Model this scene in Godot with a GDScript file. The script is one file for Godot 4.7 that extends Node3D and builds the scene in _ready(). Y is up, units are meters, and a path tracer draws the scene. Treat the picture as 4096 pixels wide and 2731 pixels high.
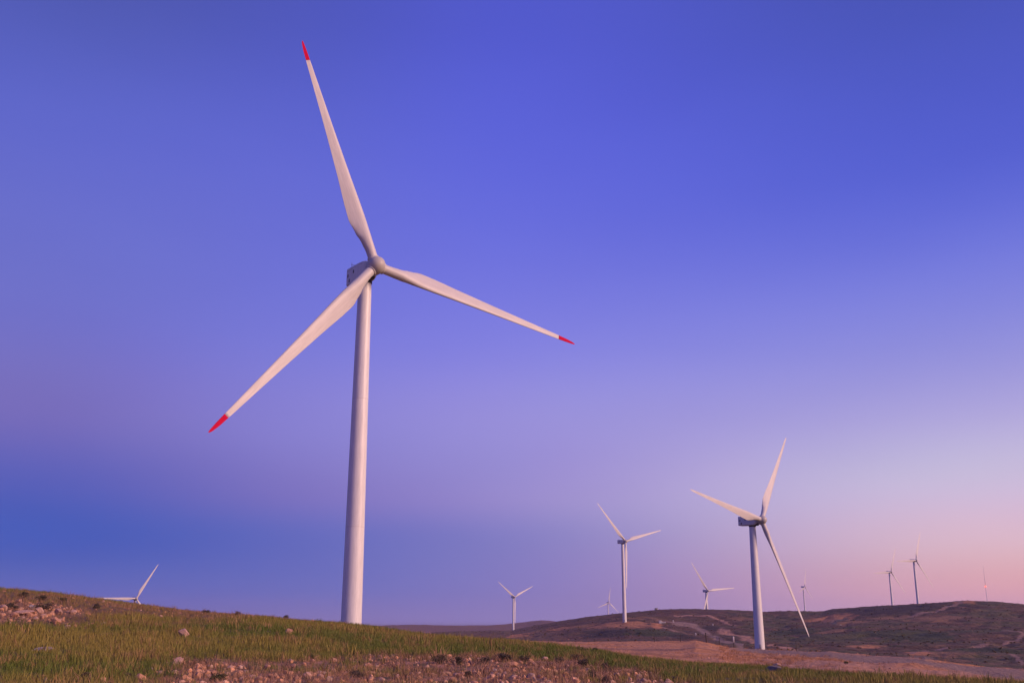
extends Node3D
# A wind farm at dusk. x is right, -z is forward, y is up; the camera stands at the origin.
# The land is surveyed in bearings (degrees, right of forward) and metres from the origin; heights are metres above the eye.

const EYE := 0.0
const LINES := {
	"A": [Vector2(-34, 3.6), Vector2(-26, 3.19), Vector2(-23.7, 2.9), Vector2(-21.6, 2.46), Vector2(-19.4, 2.04), Vector2(-17.2, 1.65), Vector2(-13.6, 1.14), Vector2(-9.2, 0.4), Vector2(-7.9, 0.18), Vector2(-6.2, -0.19), Vector2(-3.2, -0.73), Vector2(0, -1.16), Vector2(2.9, -1.72), Vector2(5.2, -2.16), Vector2(6.4, -2.54), Vector2(9.2, -3.02), Vector2(12, -3.27), Vector2(13.4, -3.38), Vector2(15.6, -3.73), Vector2(18.3, -3.99), Vector2(20.3, -4.36), Vector2(21.3, -4.62), Vector2(25.4, -5.2), Vector2(34, -5.6)],
	"dA": [Vector2(-34, 98), Vector2(-26, 95), Vector2(-9, 88), Vector2(0, 80), Vector2(10, 66), Vector2(20, 56), Vector2(26, 52), Vector2(34, 50)],
	"B": [Vector2(-34, -2.4), Vector2(-8, -2), Vector2(-2, -1.5), Vector2(-1, -1.34), Vector2(4.7, -1.34), Vector2(9.1, -1.35), Vector2(9.8, -1.29), Vector2(10.4, -1.42), Vector2(11.5, -1.78), Vector2(13.2, -2.05), Vector2(16.7, -2.28), Vector2(18.8, -2.56), Vector2(20.4, -2.69), Vector2(22.4, -2.98), Vector2(23.8, -3.27), Vector2(25.5, -3.49), Vector2(34, -4.2)],
	"dB": [Vector2(-34, 150), Vector2(9, 150), Vector2(13, 140), Vector2(17, 125), Vector2(25, 110), Vector2(34, 105)],
	"v1": [Vector2(-34, -16), Vector2(-12, -14), Vector2(-8, -9), Vector2(0, -9), Vector2(9, -9), Vector2(13, -9.2), Vector2(16, -10.5), Vector2(20, -12.5), Vector2(26, -15), Vector2(34, -18)],
	"v2": [Vector2(-34, -24), Vector2(-12, -20), Vector2(-6, -15), Vector2(9, -13), Vector2(13, -12), Vector2(16, -12), Vector2(20, -13.5), Vector2(26, -15), Vector2(34, -18)],
	"M": [Vector2(-34, -2.8), Vector2(-12, -2.4), Vector2(-6, -1), Vector2(0, -0.7), Vector2(3, -0.1), Vector2(5, 0.3), Vector2(6.2, 0.44), Vector2(7.5, 0.4), Vector2(10, -0.15), Vector2(14, -0.35), Vector2(18, 0.1), Vector2(22, 0.3), Vector2(26, 0.1), Vector2(34, 0)],
	"C": [Vector2(-34, -3), Vector2(-12, -2.4), Vector2(-7, -0.8), Vector2(-3.3, -0.48), Vector2(0, -0.39), Vector2(1.1, -0.03), Vector2(2.4, 0.4), Vector2(4.1, 0.88), Vector2(5.9, 1.28), Vector2(7.9, 1.55), Vector2(9.6, 1.59), Vector2(11.6, 1.47), Vector2(13.6, 1.34), Vector2(14.7, 1.4), Vector2(16.4, 1.28), Vector2(17, 1.5), Vector2(19.1, 1.78), Vector2(22.7, 2.08), Vector2(23.5, 2.15), Vector2(24.7, 2.03), Vector2(25.9, 1.84), Vector2(34, 1.2)],
	"E": [Vector2(-34, 0.14), Vector2(-8.7, 0.08), Vector2(-6.2, 0.15), Vector2(-3.2, 0.11), Vector2(-1.3, 0.15), Vector2(0, 0.29), Vector2(1.6, 0.54), Vector2(2.5, 0.45), Vector2(3.4, 0.33), Vector2(25.8, 0.24), Vector2(34, 0.2)],
}

var rng := RandomNumberGenerator.new()
var fine := FastNoiseLite.new()
var broad := FastNoiseLite.new()
var mats := {}
# the land's grid, kept so that things can be set down on it
var bearings := PackedFloat32Array()
var ranges := PackedFloat32Array()
var heights := PackedFloat32Array()
var zone := PackedByteArray()
var tints := PackedColorArray()
var inner0 := 0   # first and last column of the finely divided part
var inner1 := 0
const STEP := 0.094


# ---------------------------------------------------------------- helpers
func lin(r: float, g: float, b: float) -> Color:
	return Color(r, g, b).linear_to_srgb()


func numbered(called: String) -> String:
	if not has_node(NodePath(called)):
		return called
	var n := 1
	while has_node(NodePath("%s_%03d" % [called, n])):
		n += 1
	return "%s_%03d" % [called, n]


func tag(o: Node, label := "", category := "", group := "", kind := "") -> Node:
	if label:
		o.set_meta("label", label)
	if category:
		o.set_meta("category", category)
	if group:
		o.set_meta("group", group)
	if kind:
		o.set_meta("kind", kind)
	return o


func thing(called: String, label: String, category: String, at := Vector3.ZERO, turn := 0.0, group := "") -> Node3D:
	var o := Node3D.new()
	o.name = numbered(called)
	add_child(o)
	o.position = at
	o.rotation.y = turn
	tag(o, label, category, group)
	return o


func part(called: String, mesh: Mesh, m: Material, parent: Node, at := Transform3D()) -> MeshInstance3D:
	var o := MeshInstance3D.new()
	o.name = numbered(called) if parent == self else called
	o.mesh = mesh
	o.material_override = m
	parent.add_child(o, true)
	o.transform = at
	return o


func begin() -> SurfaceTool:
	var st := SurfaceTool.new()
	st.begin(Mesh.PRIMITIVE_TRIANGLES)
	return st


func done(st: SurfaceTool, smooth := true) -> ArrayMesh:
	if smooth:
		st.index()
	st.generate_normals()
	return st.commit()


# rings of equal length, each running from +x towards +z, listed upwards along +y
func loft(st: SurfaceTool, rings: Array, cap0 := true, cap1 := true, at := Transform3D()) -> void:
	for i in rings.size() - 1:
		var a: PackedVector3Array = rings[i]
		var b: PackedVector3Array = rings[i + 1]
		var n := a.size()
		for j in n:
			var k := (j + 1) % n
			for v: Vector3 in [a[j], a[k], b[k], a[j], b[k], b[j]]:
				st.add_vertex(at * v)
	for e in 2:
		if (e == 0 and not cap0) or (e == 1 and not cap1):
			continue
		var r: PackedVector3Array = rings[0] if e == 0 else rings[rings.size() - 1]
		var c := Vector3.ZERO
		for v in r:
			c += v / r.size()
		for j in r.size():
			var k := (j + 1) % r.size()
			if e == 0:
				for v: Vector3 in [r[k], r[j], c]:
					st.add_vertex(at * v)
			else:
				for v: Vector3 in [r[j], r[k], c]:
					st.add_vertex(at * v)


func circle(y: float, r: float, n := 32) -> PackedVector3Array:
	var p := PackedVector3Array()
	for j in n:
		var a := TAU * j / n
		p.append(Vector3(cos(a) * r, y, sin(a) * r))
	return p


func lathe(profile: Array, n := 32, at := Transform3D(), cap0 := true, cap1 := true) -> ArrayMesh:
	var st := begin()
	var rings := []
	for p: Vector2 in profile:
		rings.append(circle(p.y, p.x, n))
	loft(st, rings, cap0, cap1, at)
	return done(st)


func rounded_rect(y: float, hw: float, z0: float, z1: float, r: float) -> PackedVector3Array:
	var p := PackedVector3Array()
	var corners := [Vector2(hw - r, z1 - r), Vector2(-hw + r, z1 - r), Vector2(-hw + r, z0 + r), Vector2(hw - r, z0 + r)]
	for q in 4:
		for k in 5:
			var a := (q + k / 4.0) * PI / 2
			p.append(Vector3(corners[q].x + cos(a) * r, y, corners[q].y + sin(a) * r))
	return p


func box(size: Vector3, bevel := 0.02) -> ArrayMesh:
	var st := begin()
	var h := size / 2
	var rings := []
	for e in [[-h.y, bevel], [-h.y + bevel, 0.0], [h.y - bevel, 0.0], [h.y, bevel]]:
		var x: float = h.x - e[1]
		var z: float = h.z - e[1]
		var c: float = bevel
		rings.append(PackedVector3Array([Vector3(x, e[0], z - c), Vector3(x - c, e[0], z), Vector3(-x + c, e[0], z), Vector3(-x, e[0], z - c), Vector3(-x, e[0], -z + c), Vector3(-x + c, e[0], -z), Vector3(x - c, e[0], -z), Vector3(x, e[0], -z + c)]))
	loft(st, rings)
	return done(st, false)


func material(called: String, color: Color, rough := 0.8, vertex := false) -> StandardMaterial3D:
	var m := StandardMaterial3D.new()
	m.resource_name = called
	m.albedo_color = color
	m.roughness = rough
	m.vertex_color_use_as_albedo = vertex
	mats[called] = m
	return m


func noise_texture(freq: float, octaves: int, lo: float, hi: float, seed_: int, size := 512, normal := 0.0) -> NoiseTexture2D:
	var n := FastNoiseLite.new()
	n.seed = seed_
	n.noise_type = FastNoiseLite.TYPE_SIMPLEX_SMOOTH
	n.frequency = freq
	n.fractal_octaves = octaves
	n.fractal_gain = 0.62
	var t := NoiseTexture2D.new()
	t.width = size
	t.height = size
	t.seamless = true
	t.noise = n
	if normal > 0.0:
		t.as_normal_map = true
		t.bump_strength = normal
	else:
		var g := Gradient.new()
		g.set_color(0, Color(lo, lo, lo))
		g.set_color(1, Color(hi, hi, hi))
		t.color_ramp = g
	return t


# ---------------------------------------------------------------- the land
func line(key: String, b: float) -> float:
	var a: Array = LINES[key]
	if b <= a[0].x:
		return a[0].y
	for i in range(1, a.size()):
		if b <= a[i].x:
			var t: float = (b - a[i - 1].x) / (a[i].x - a[i - 1].x)
			return lerpf(a[i - 1].y, a[i].y, t)
	return a[a.size() - 1].y


# the section of the land along one bearing: [distances, heights, slopes at them]
func section(b: float) -> Array:
	var crest := line("dA", b)
	var crest_y := crest * line("A", b) / 100 - lerpf(0.22, 0.17, smoothstep(5.0, 11.0, b))
	var pad := line("dB", b)
	var pad_y := pad * line("B", b) / 100
	var back_y := 1650 * line("C", b) / 100
	var x := PackedFloat32Array([0, 12, 30, crest, crest + 14, pad - 22, pad, pad + 35, 420, 600, 1150, 1650, 2300, 3400, 5200, 6600])
	var y := PackedFloat32Array([-1.6, -1.6, -1.6, crest_y, minf(crest_y - 0.5, pad_y - 0.35), pad_y - 0.25, pad_y, pad_y - (2.2 if b < 15 else 3.2), line("v1", b), line("v2", b), 1150 * line("M", b) / 100, back_y, back_y - 14, back_y - 25, 5200 * line("E", b) / 100, -30])
	var n := x.size()
	var m := PackedFloat32Array()
	m.resize(n)
	for i in range(1, n - 1):
		var h0 := x[i] - x[i - 1]
		var h1 := x[i + 1] - x[i]
		var d0 := (y[i] - y[i - 1]) / h0
		var d1 := (y[i + 1] - y[i]) / h1
		if d0 * d1 > 0:
			var w1 := 2 * h1 + h0
			var w2 := h1 + 2 * h0
			m[i] = (w1 + w2) / (w1 / d0 + w2 / d1)
	m[0] = (y[1] - y[0]) / (x[1] - x[0])
	m[n - 1] = (y[n - 1] - y[n - 2]) / (x[n - 1] - x[n - 2])
	return [x, y, m, crest, pad]


func lay(s: Array, d: float) -> float:
	var x: PackedFloat32Array = s[0]
	var y: PackedFloat32Array = s[1]
	var m: PackedFloat32Array = s[2]
	var i := clampi(x.bsearch(d) - 1, 0, x.size() - 2)
	var h := x[i + 1] - x[i]
	var t := (d - x[i]) / h
	var t2 := t * t
	var t3 := t2 * t
	return (2 * t3 - 3 * t2 + 1) * y[i] + (t3 - 2 * t2 + t) * h * m[i] + (3 * t2 - 2 * t3) * y[i + 1] + (t3 - t2) * h * m[i + 1]


func relief(px: float, pz: float, d: float, crest: float) -> float:
	var v := 0.0
	if d < 180:
		v += (fine.get_noise_2d(px * 1.0, pz * 1.0) * 0.10 + fine.get_noise_2d(px * 0.22, pz * 0.22) * 0.16) * smoothstep(8.0, 25.0, d)
		if d > crest + 8:
			v += fine.get_noise_2d(px * 0.5 + 90, pz * 0.5) * 0.12 + (fine.get_noise_2d(px * 0.16 + 30, pz * 0.16) * 0.30 if px > 20 else 0.0) * smoothstep(20.0, 34.0, px)
	if d > 200:
		var k := smoothstep(200.0, 700.0, d)
		v += (broad.get_noise_2d(px, pz) * 2.6 + broad.get_noise_2d(px * 4, pz * 4) * 0.8 + broad.get_noise_2d(px * 14, pz * 14) * 0.5) * k
		v -= pow(1.0 - absf(broad.get_noise_2d(px * 2.2 + 500, pz * 2.2)), 5.0) * 2.6 * k * smoothstep(1640.0, 1450.0, d)
		if d > 2600:
			v += broad.get_noise_2d(px * 0.5, pz * 0.5) * 8.0 * smoothstep(2600.0, 4000.0, d)
	return v


# height of the built ground at a bearing and distance, read from the grid
func ground(b: float, d: float) -> float:
	var fi := clampf((b - bearings[inner0]) / STEP, 0.0, inner1 - inner0 - 0.001)
	var i := inner0 + int(fi)
	var j := clampi(ranges.bsearch(d) - 1, 0, ranges.size() - 2)
	var tj := (d - ranges[j]) / (ranges[j + 1] - ranges[j])
	var ti := fi - int(fi)
	var n := ranges.size()
	return lerpf(lerpf(heights[i * n + j], heights[(i + 1) * n + j], ti), lerpf(heights[i * n + j + 1], heights[(i + 1) * n + j + 1], ti), tj)


func spot(b: float, d: float, lift := 0.0) -> Vector3:
	var a := deg_to_rad(b)
	return Vector3(sin(a) * d, ground(b, d) + lift, -cos(a) * d)


func bed(b: float, knots: Array) -> float:
	for i in range(1, knots.size()):
		if b <= knots[i].x:
			return lerpf(knots[i - 1].y, knots[i].y, clampf((b - knots[i - 1].x) / (knots[i].x - knots[i - 1].x), 0, 1))
	return knots[knots.size() - 1].y

const STRIP := [Vector2(-34, 33), Vector2(-23, 34.5), Vector2(-20, 36.7), Vector2(-15, 43.7), Vector2(-10, 43.8), Vector2(-4.6, 46.3), Vector2(0, 50), Vector2(3.4, 53), Vector2(7.3, 40), Vector2(8.6, 32), Vector2(12, 26)]
const DRY := [Vector2(-34, 60), Vector2(-25.8, 61), Vector2(-22.4, 62), Vector2(-19.4, 67), Vector2(-16.4, 67.5), Vector2(-13.6, 75.5), Vector2(-11.3, 83.6), Vector2(-9, 90)]

# how much the slope at a place is [stony strip, dry scrub of the upper slope, rocky outcrop]
func cover(b: float, d: float, px: float, pz: float) -> Vector3:
	var wob := fine.get_noise_2d(px * 0.35, pz * 0.35)
	var wob2 := fine.get_noise_2d(px * 1.3 + 50, pz * 1.3)
	var strip := smoothstep(2.0, -2.0, d - bed(b, STRIP) + wob * 7 + wob2 * 3)
	strip *= 1.0 - 0.75 * smoothstep(-15.0, -21.0, b + wob * 4)
	strip *= 0.55 + 0.45 * smoothstep(-0.25, 0.15, fine.get_noise_2d(px * 0.5 + 300, pz * 0.5) + 0.15)
	var dry := smoothstep(-3.0, 3.0, d - bed(b, DRY) + wob * 9 + wob2 * 4)
	dry *= 1.0 - 0.8 * smoothstep(79.0, 86.0, d + wob * 6) * smoothstep(-17.0, -21.0, b)
	var rock := smoothstep(1.5, -1.5, absf(d - 62.0 + wob * 5) - 5.2) * smoothstep(-21.6, -23.0, b + wob * 2)
	return Vector3(strip, dry, rock)


func build_land() -> void:
	fine.seed = 5
	fine.frequency = 0.28
	fine.fractal_octaves = 4
	broad.seed = 11
	broad.frequency = 0.0045
	broad.fractal_octaves = 3
	# columns: fine in front, coarse all round
	var b := -180.0
	while b < -32.9:
		bearings.append(b)
		b += 3.5
	inner0 = bearings.size()
	for k in 702:
		bearings.append(-32.9 + k * STEP)
	inner1 = bearings.size() - 1
	b = bearings[inner1] + 3.5
	while b < 180:
		bearings.append(b)
		b += 3.5
	bearings.append(180.0)
	var d := 0.6
	for seg in [[28.0, 22], [100.0, 170], [176.0, 70], [600.0, 70], [1760.0, 160], [6600.0, 54]]:
		var top: float = seg[0]
		for k in seg[1]:
			ranges.append(d * pow(top / d, float(k) / seg[1]))
		d = top
	ranges.append(d)
	var nb := bearings.size()
	var nr := ranges.size()
	var pts := PackedVector3Array()
	var cols := PackedColorArray()
	pts.resize(nb * nr)
	cols.resize(nb * nr)
	heights.resize(nb * nr)
	zone.resize(nb * nr)
	var soil := Color(0.12, 0.095, 0.03)
	var dry_soil := Color(0.19, 0.105, 0.06)
	var stony := Color(0.60, 0.295, 0.185)
	var tan_ := Color(0.70, 0.30, 0.125)
	var pink := Color(0.62, 0.32, 0.20)
	var hill := Color(0.150, 0.078, 0.042)
	var hill2 := Color(0.092, 0.076, 0.030)
	for i in nb:
		var bi := bearings[i]
		var s := section(clampf(bi, -60.0, 60.0))
		var crest: float = s[3]
		var pad: float = s[4]
		var sa := sin(deg_to_rad(bi))
		var ca := -cos(deg_to_rad(bi))
		var far_side := smoothstep(34.0, 60.0, absf(bi))
		for j in nr:
			d = ranges[j]
			var px := sa * d
			var pz := ca * d
			var y := lay(s, d) + relief(px, pz, d, crest)
			var c: Color
			if d < crest + 12:
				var k := cover(bi, d, px, pz)
				var w := fine.get_noise_2d(px * 2.0, pz * 2.0)
				c = soil.lerp(Color(0.15, 0.09, 0.055), clampf(0.4 + w, 0, 1))
				c = c.lerp(dry_soil, k.y * 0.8)
				c = c.lerp(stony, clampf(k.x * (0.5 + 1.5 * w) + k.z * 0.3, 0, 1))
				y += k.z * 0.18
				c = c.lerp(tan_, smoothstep(crest + 2.0, crest + 8.0, d))
				zone[i * nr + j] = 0
			elif d < pad + 30:
				var w := fine.get_noise_2d(px * 0.10, pz * 0.38)
				var w2 := fine.get_noise_2d(px * 2.2 + 40, pz * 2.2)
				var right := smoothstep(10.5, 14.0, bi)
				c = tan_.lerp(Color(0.74, 0.31, 0.10), clampf(w * 1.6 + 0.2 + smoothstep(pad - 30, pad - 4, d), 0, 1))
				c = c.lerp(pink, clampf(0.5 - w * 2.2, 0, 1) * (0.5 + right * 0.4))
				c = c.lerp(Color(0.34, 0.16, 0.095), clampf(w * 3.0 - 0.55, 0, 0.75) * (1 - right))
				c = c.lerp(Color(0.20, 0.10, 0.065), clampf(w2 * 1.5 - 0.1, 0, 0.55) * (0.3 + right * 0.7))
				# wheel ruts and the worn gravel carriageway along the top
				var road := smoothstep(9.0, 5.5, absf(d - pad + 6.0 + w * 1.5)) * smoothstep(11.0, 12.5, bi)
				c = c.lerp(Color(0.36, 0.225, 0.175), road)
				if right < 1.0:
					c = c.lerp(Color(0.27, 0.14, 0.10), (1 - right) * smoothstep(4.0, 2.0, absf(d - 118.0 - w * 6)) * 0.7)
				zone[i * nr + j] = 2 if d > pad - 13 and d < pad + 3 and bi > 11.5 else 1
			else:
				var w := broad.get_noise_2d(px * 2.5, pz * 2.5)
				var w2 := broad.get_noise_2d(px * 16, pz * 16)
				c = hill.lerp(hill2, clampf(0.5 + w * 2.4 + w2 * 0.8, 0, 1))
				c *= 1.0 + clampf(w2 * 0.9 + w * 0.5, -0.35, 0.4)
				c = c.lerp(Color(0.28, 0.14, 0.085), clampf(w2 * 1.4 - 0.15, 0, 0.6))
				if bi < 5.5:
					c = c.lerp(Color(0.30, 0.165, 0.10), smoothstep(5.5, 2.0, bi) * (0.35 + 0.4 * smoothstep(2400.0, 4200.0, d)))
				c = c.lerp(Color(0.135, 0.058, 0.040), smoothstep(12.5, 9.5, bi) * smoothstep(0.5, 3.5, bi) * 0.5)
				zone[i * nr + j] = 3 if d < 2300 else 4
			if far_side > 0:
				y = lerpf(y, -2.0 - d * 0.004, far_side)
			pts[i * nr + j] = Vector3(px, y, pz)
			heights[i * nr + j] = y
			cols[i * nr + j] = c
	paint(pts, cols)
	tints = cols
	# one sheet, cut along its grid into the pieces that read as ground of different kinds
	var names := ["grassy_slope", "dirt_ground", "gravel_road", "hillside", "distant_hills", "dirt_track"]
	var m := [mats.near_soil, mats.dirt, mats.dirt, mats.far_land, mats.far_land, mats.far_land]
	var normals := PackedVector3Array()
	normals.resize(nb * nr)
	for i in nb:
		for j in nr:
			var e := pts[mini(i + 1, nb - 1) * nr + j] - pts[maxi(i - 1, 0) * nr + j]
			var f := pts[i * nr + mini(j + 1, nr - 1)] - pts[i * nr + maxi(j - 1, 0)]
			normals[i * nr + j] = e.cross(f).normalized()
	for z in names.size():
		var index := PackedInt32Array()
		var used := {}
		var v := PackedVector3Array()
		var vn := PackedVector3Array()
		var vc := PackedColorArray()
		for i in nb - 1:
			for j in nr - 1:
				if zone[i * nr + j] != z:
					continue
				var q := [i * nr + j, (i + 1) * nr + j, (i + 1) * nr + j + 1, i * nr + j + 1]
				var id := PackedInt32Array()
				for p: int in q:
					if not used.has(p):
						used[p] = v.size()
						v.append(pts[p])
						vn.append(normals[p])
						vc.append(cols[p])
					id.append(used[p])
				index.append_array(PackedInt32Array([id[0], id[2], id[1], id[0], id[3], id[2]]))
		if index.is_empty():
			continue
		var arrays := []
		arrays.resize(Mesh.ARRAY_MAX)
		arrays[Mesh.ARRAY_VERTEX] = v
		arrays[Mesh.ARRAY_NORMAL] = vn
		arrays[Mesh.ARRAY_COLOR] = vc
		arrays[Mesh.ARRAY_INDEX] = index
		var am := ArrayMesh.new()
		am.add_surface_from_arrays(Mesh.PRIMITIVE_TRIANGLES, arrays)
		tag(part(names[z], am, m[z], self), "", "", "", "structure")


# bare soil, ploughed and green fields, tracks: [bearing, distance, half width in degrees, half depth in metres]
func paint(pts: PackedVector3Array, cols: PackedColorArray) -> void:
	var hue := {
		"plum": Color(0.050, 0.034, 0.026), "green": Color(0.054, 0.060, 0.017), "olive": Color(0.095, 0.085, 0.032), "brown": Color(0.32, 0.165, 0.08), "dirt": Color(0.56, 0.25, 0.11),
		"orange": Color(0.62, 0.26, 0.11), "road": Color(0.36, 0.235, 0.19), "pink": Color(0.58, 0.31, 0.20), "slate": Color(0.10, 0.085, 0.09), "track": Color(0.38, 0.225, 0.16),
	}
	var blobs := {
		"plum": [[19.69, 1471, 3.37, 116], [5, 923, 1.62, 54], [8.98, 899, 0.81, 31], [10.7, 1191, 0.57, 48]],
		"green": [[19.58, 975, 2.83, 74], [21.46, 903, 1.01, 75], [15.17, 1084, 1.75, 72], [7.59, 929, 1.28, 58], [24.02, 706, 1.35, 40]],
		"olive": [[24.12, 1034, 1.89, 57], [16.4, 914, 2.7, 71], [13.67, 1275, 1.62, 32]],
		"dirt": [[5.86, 1110, 2.02, 92], [1.78, 1203, 1.48, 67], [0.36, 1029, 0.61, 79], [16.85, 1378, 1.08, 69], [18.57, 762, 1.21, 27]],
		"orange": [[7.77, 1111, 0.36, 80], [23.37, 1535, 0.57, 36], [20.92, 646, 0.61, 28]],
		"track": [[8.61, 1231, 0.94, 22]],
		"pink": [[10.07, 1381, 0.57, 32], [14.68, 1289, 0.94, 18]],
		"brown": [[17.94, 1249, 1.08, 40], [19.66, 1311, 1.75, 34], [21.9, 1257, 1.62, 64], [21.72, 624, 1.42, 58], [16.8, 1064, 0.94, 35], [12.67, 1400, 1.35, 29], [6.9, 1286, 2.02, 36], [3.4, 1230, 1.08, 62]],
		"road": [[21.12, 527, 0.81, 25]],
	}
	var strokes := [
		["road", [[8.74, 1220, 0.23, 34], [9.53, 1226, 0.23, 31], [10.05, 1158, 0.23, 43], [10.55, 1000, 0.23, 40], [11.19, 856, 0.23, 36]]],
		["road", [[11.31, 832, 0.3, 43], [12.07, 707, 0.3, 43]]],
		["pink", [[8.76, 1404, 0.09, 15], [10.47, 1420, 0.09, 12], [11.12, 1366, 0.09, 11], [11.9, 1244, 0.09, 13]]],
		["track", [[8.08, 1112, 0.11, 27], [8.73, 1024, 0.11, 24], [9.25, 991, 0.11, 24]]],
		["pink", [[11.21, 1130, 0.27, 81], [11.91, 1009, 0.27, 81], [12.73, 833, 0.27, 73]]],
		["pink", [[13.67, 729, 0.24, 33], [14.36, 678, 0.24, 32], [14.86, 641, 0.24, 32]]],
		["slate", [[16.92, 1245, 0.15, 25], [17.06, 1309, 0.15, 25], [17.53, 1353, 0.15, 24]]],
		["track", [[16.77, 1272, 0.07, 20], [16.97, 1351, 0.07, 20]]],
		["track", [[20.62, 1327, 0.11, 11], [21.82, 1380, 0.11, 11], [22.54, 1442, 0.11, 13], [23.14, 1539, 0.11, 24]]],
		["track", [[20.56, 638, 0.13, 12], [21.4, 712, 0.13, 10], [22.68, 763, 0.13, 10], [24.39, 818, 0.13, 9], [25.3, 888, 0.13, 10], [25.72, 958, 0.13, 11]]],
		["track", [[24.9, 1030, 0.12, 11], [25.5, 1000, 0.12, 11], [25.72, 958, 0.12, 11]]],
		["track", [[24.89, 666, 0.12, 13], [25.31, 615, 0.12, 14], [25.49, 511, 0.12, 11]]],
	]

	for called: String in ["plum", "green", "olive", "brown", "dirt", "orange", "road", "track"]:
		for q: Array in blobs.get(called, []):
			blob(pts, cols, q[0], q[1], q[2], q[3], hue[called], 0.45, called == "plum" or called == "green", -1)
	for s: Array in strokes:
		var at: Array = s[1]
		for i in at.size() - 1:
			var n := int(maxf(2, maxf(absf(at[i + 1][0] - at[i][0]) / at[i][2], absf(at[i + 1][1] - at[i][1]) / at[i][3]) * 1.4))
			for k in n + (1 if i == at.size() - 2 else 0):
				var t := float(k) / n
				blob(pts, cols, lerpf(at[i][0], at[i + 1][0], t), lerpf(at[i][1], at[i + 1][1], t), lerpf(at[i][2], at[i + 1][2], t), lerpf(at[i][3], at[i + 1][3], t), hue[s[0]], 0.25, false, 5 if s[0] in ["road", "track"] else -1)


func blob(pts: PackedVector3Array, cols: PackedColorArray, b: float, d: float, hb: float, hd: float, c: Color, ragged: float, sharp: bool, piece: int) -> void:
	var nr := ranges.size()
	var i0 := clampi(inner0 + int((b - hb * 1.5 - bearings[inner0]) / STEP), inner0, inner1)
	var i1 := clampi(inner0 + int((b + hb * 1.5 - bearings[inner0]) / STEP) + 1, inner0, inner1)
	var j0 := clampi(ranges.bsearch(d - hd * 1.5) - 1, 0, nr - 1)
	var j1 := clampi(ranges.bsearch(d + hd * 1.5) + 1, 0, nr - 1)
	for i in range(i0, i1 + 1):
		for j in range(j0, j1 + 1):
			var at := i * nr + j
			if zone[at] < 3:
				continue
			var e := Vector2((bearings[i] - b) / hb, (ranges[j] - d) / hd).length()
			e += broad.get_noise_2d(pts[at].x * 9, pts[at].z * 9) * ragged + broad.get_noise_2d(pts[at].x * 3 + 70, pts[at].z * 3) * ragged
			var w := smoothstep(1.08, 0.8 if sharp else 0.62, e)
			cols[at] = cols[at].lerp(c, w * 0.9)
			if piece >= 0 and w > 0.5:
				zone[at] = piece


# ---------------------------------------------------------------- the turbines
func blade_mesh(from_r: float, to_r: float) -> ArrayMesh:
	var knots := [[1.4, 2.2, 1.0, 0.0], [3.6, 2.2, 1.0, 0.0], [6.0, 2.55, 0.72, 0.35], [8.5, 3.35, 0.46, 0.8], [11.5, 4.0, 0.33, 1.0], [15.0, 3.85, 0.28, 1.0], [22.0, 3.1, 0.25, 1.0], [32.0, 2.3, 0.22, 1.0], [42.0, 1.65, 0.19, 1.0], [50.0, 1.15, 0.17, 1.0], [53.5, 0.9, 0.16, 1.0], [55.3, 0.55, 0.15, 1.0], [55.85, 0.28, 0.15, 1.0], [56.0, 0.08, 0.15, 1.0]]
	var rs := PackedFloat32Array()
	for k in 60:
		var r := 1.4 + 54.6 * k / 59.0
		if r > from_r + 0.02 and r < to_r - 0.02:
			rs.append(r)
	for r in [55.5, 55.8, 55.95]:
		if r > from_r and r < to_r:
			rs.append(r)
	rs.append(from_r)
	rs.append(to_r)
	rs.sort()
	var rings := []
	for r in rs:
		var i := 0
		while i < knots.size() - 2 and r > knots[i + 1][0]:
			i += 1
		var t: float = clampf((r - knots[i][0]) / (knots[i + 1][0] - knots[i][0]), 0, 1)
		var ts := t * t * (3 - 2 * t) if r < 16 else t
		var c: float = lerpf(knots[i][1], knots[i + 1][1], ts)
		var th: float = lerpf(knots[i][2], knots[i + 1][2], ts)
		var foil: float = lerpf(knots[i][3], knots[i + 1][3], ts)
		var twist := deg_to_rad(lerpf(17.0, 1.0, pow(clampf((r - 4.0) / 48.0, 0, 1), 0.55)))
		var ring := PackedVector3Array()
		for j in 28:
			var a := TAU * j / 28.0
			var round_ := Vector2(cos(a) * c / 2, sin(a) * c / 2)
			var u := (1 - cos(a)) / 2   # 0 at the leading edge
			var yt := 5 * th * (0.2969 * sqrt(u) - 0.126 * u - 0.3516 * u * u + 0.2843 * u * u * u - 0.1015 * pow(u, 4)) * c
			var camber := -0.12 * c * u * (1 - u)
			var wing := Vector2((0.3 - u) * c, (yt if sin(a) >= 0 else -yt) + camber)
			var p := round_.lerp(wing, foil)
			p = p.rotated(twist)
			ring.append(Vector3(p.x, r, p.y))
		rings.append(ring)
	var st := begin()
	loft(st, rings)
	return done(st)


var shapes := {}

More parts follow.
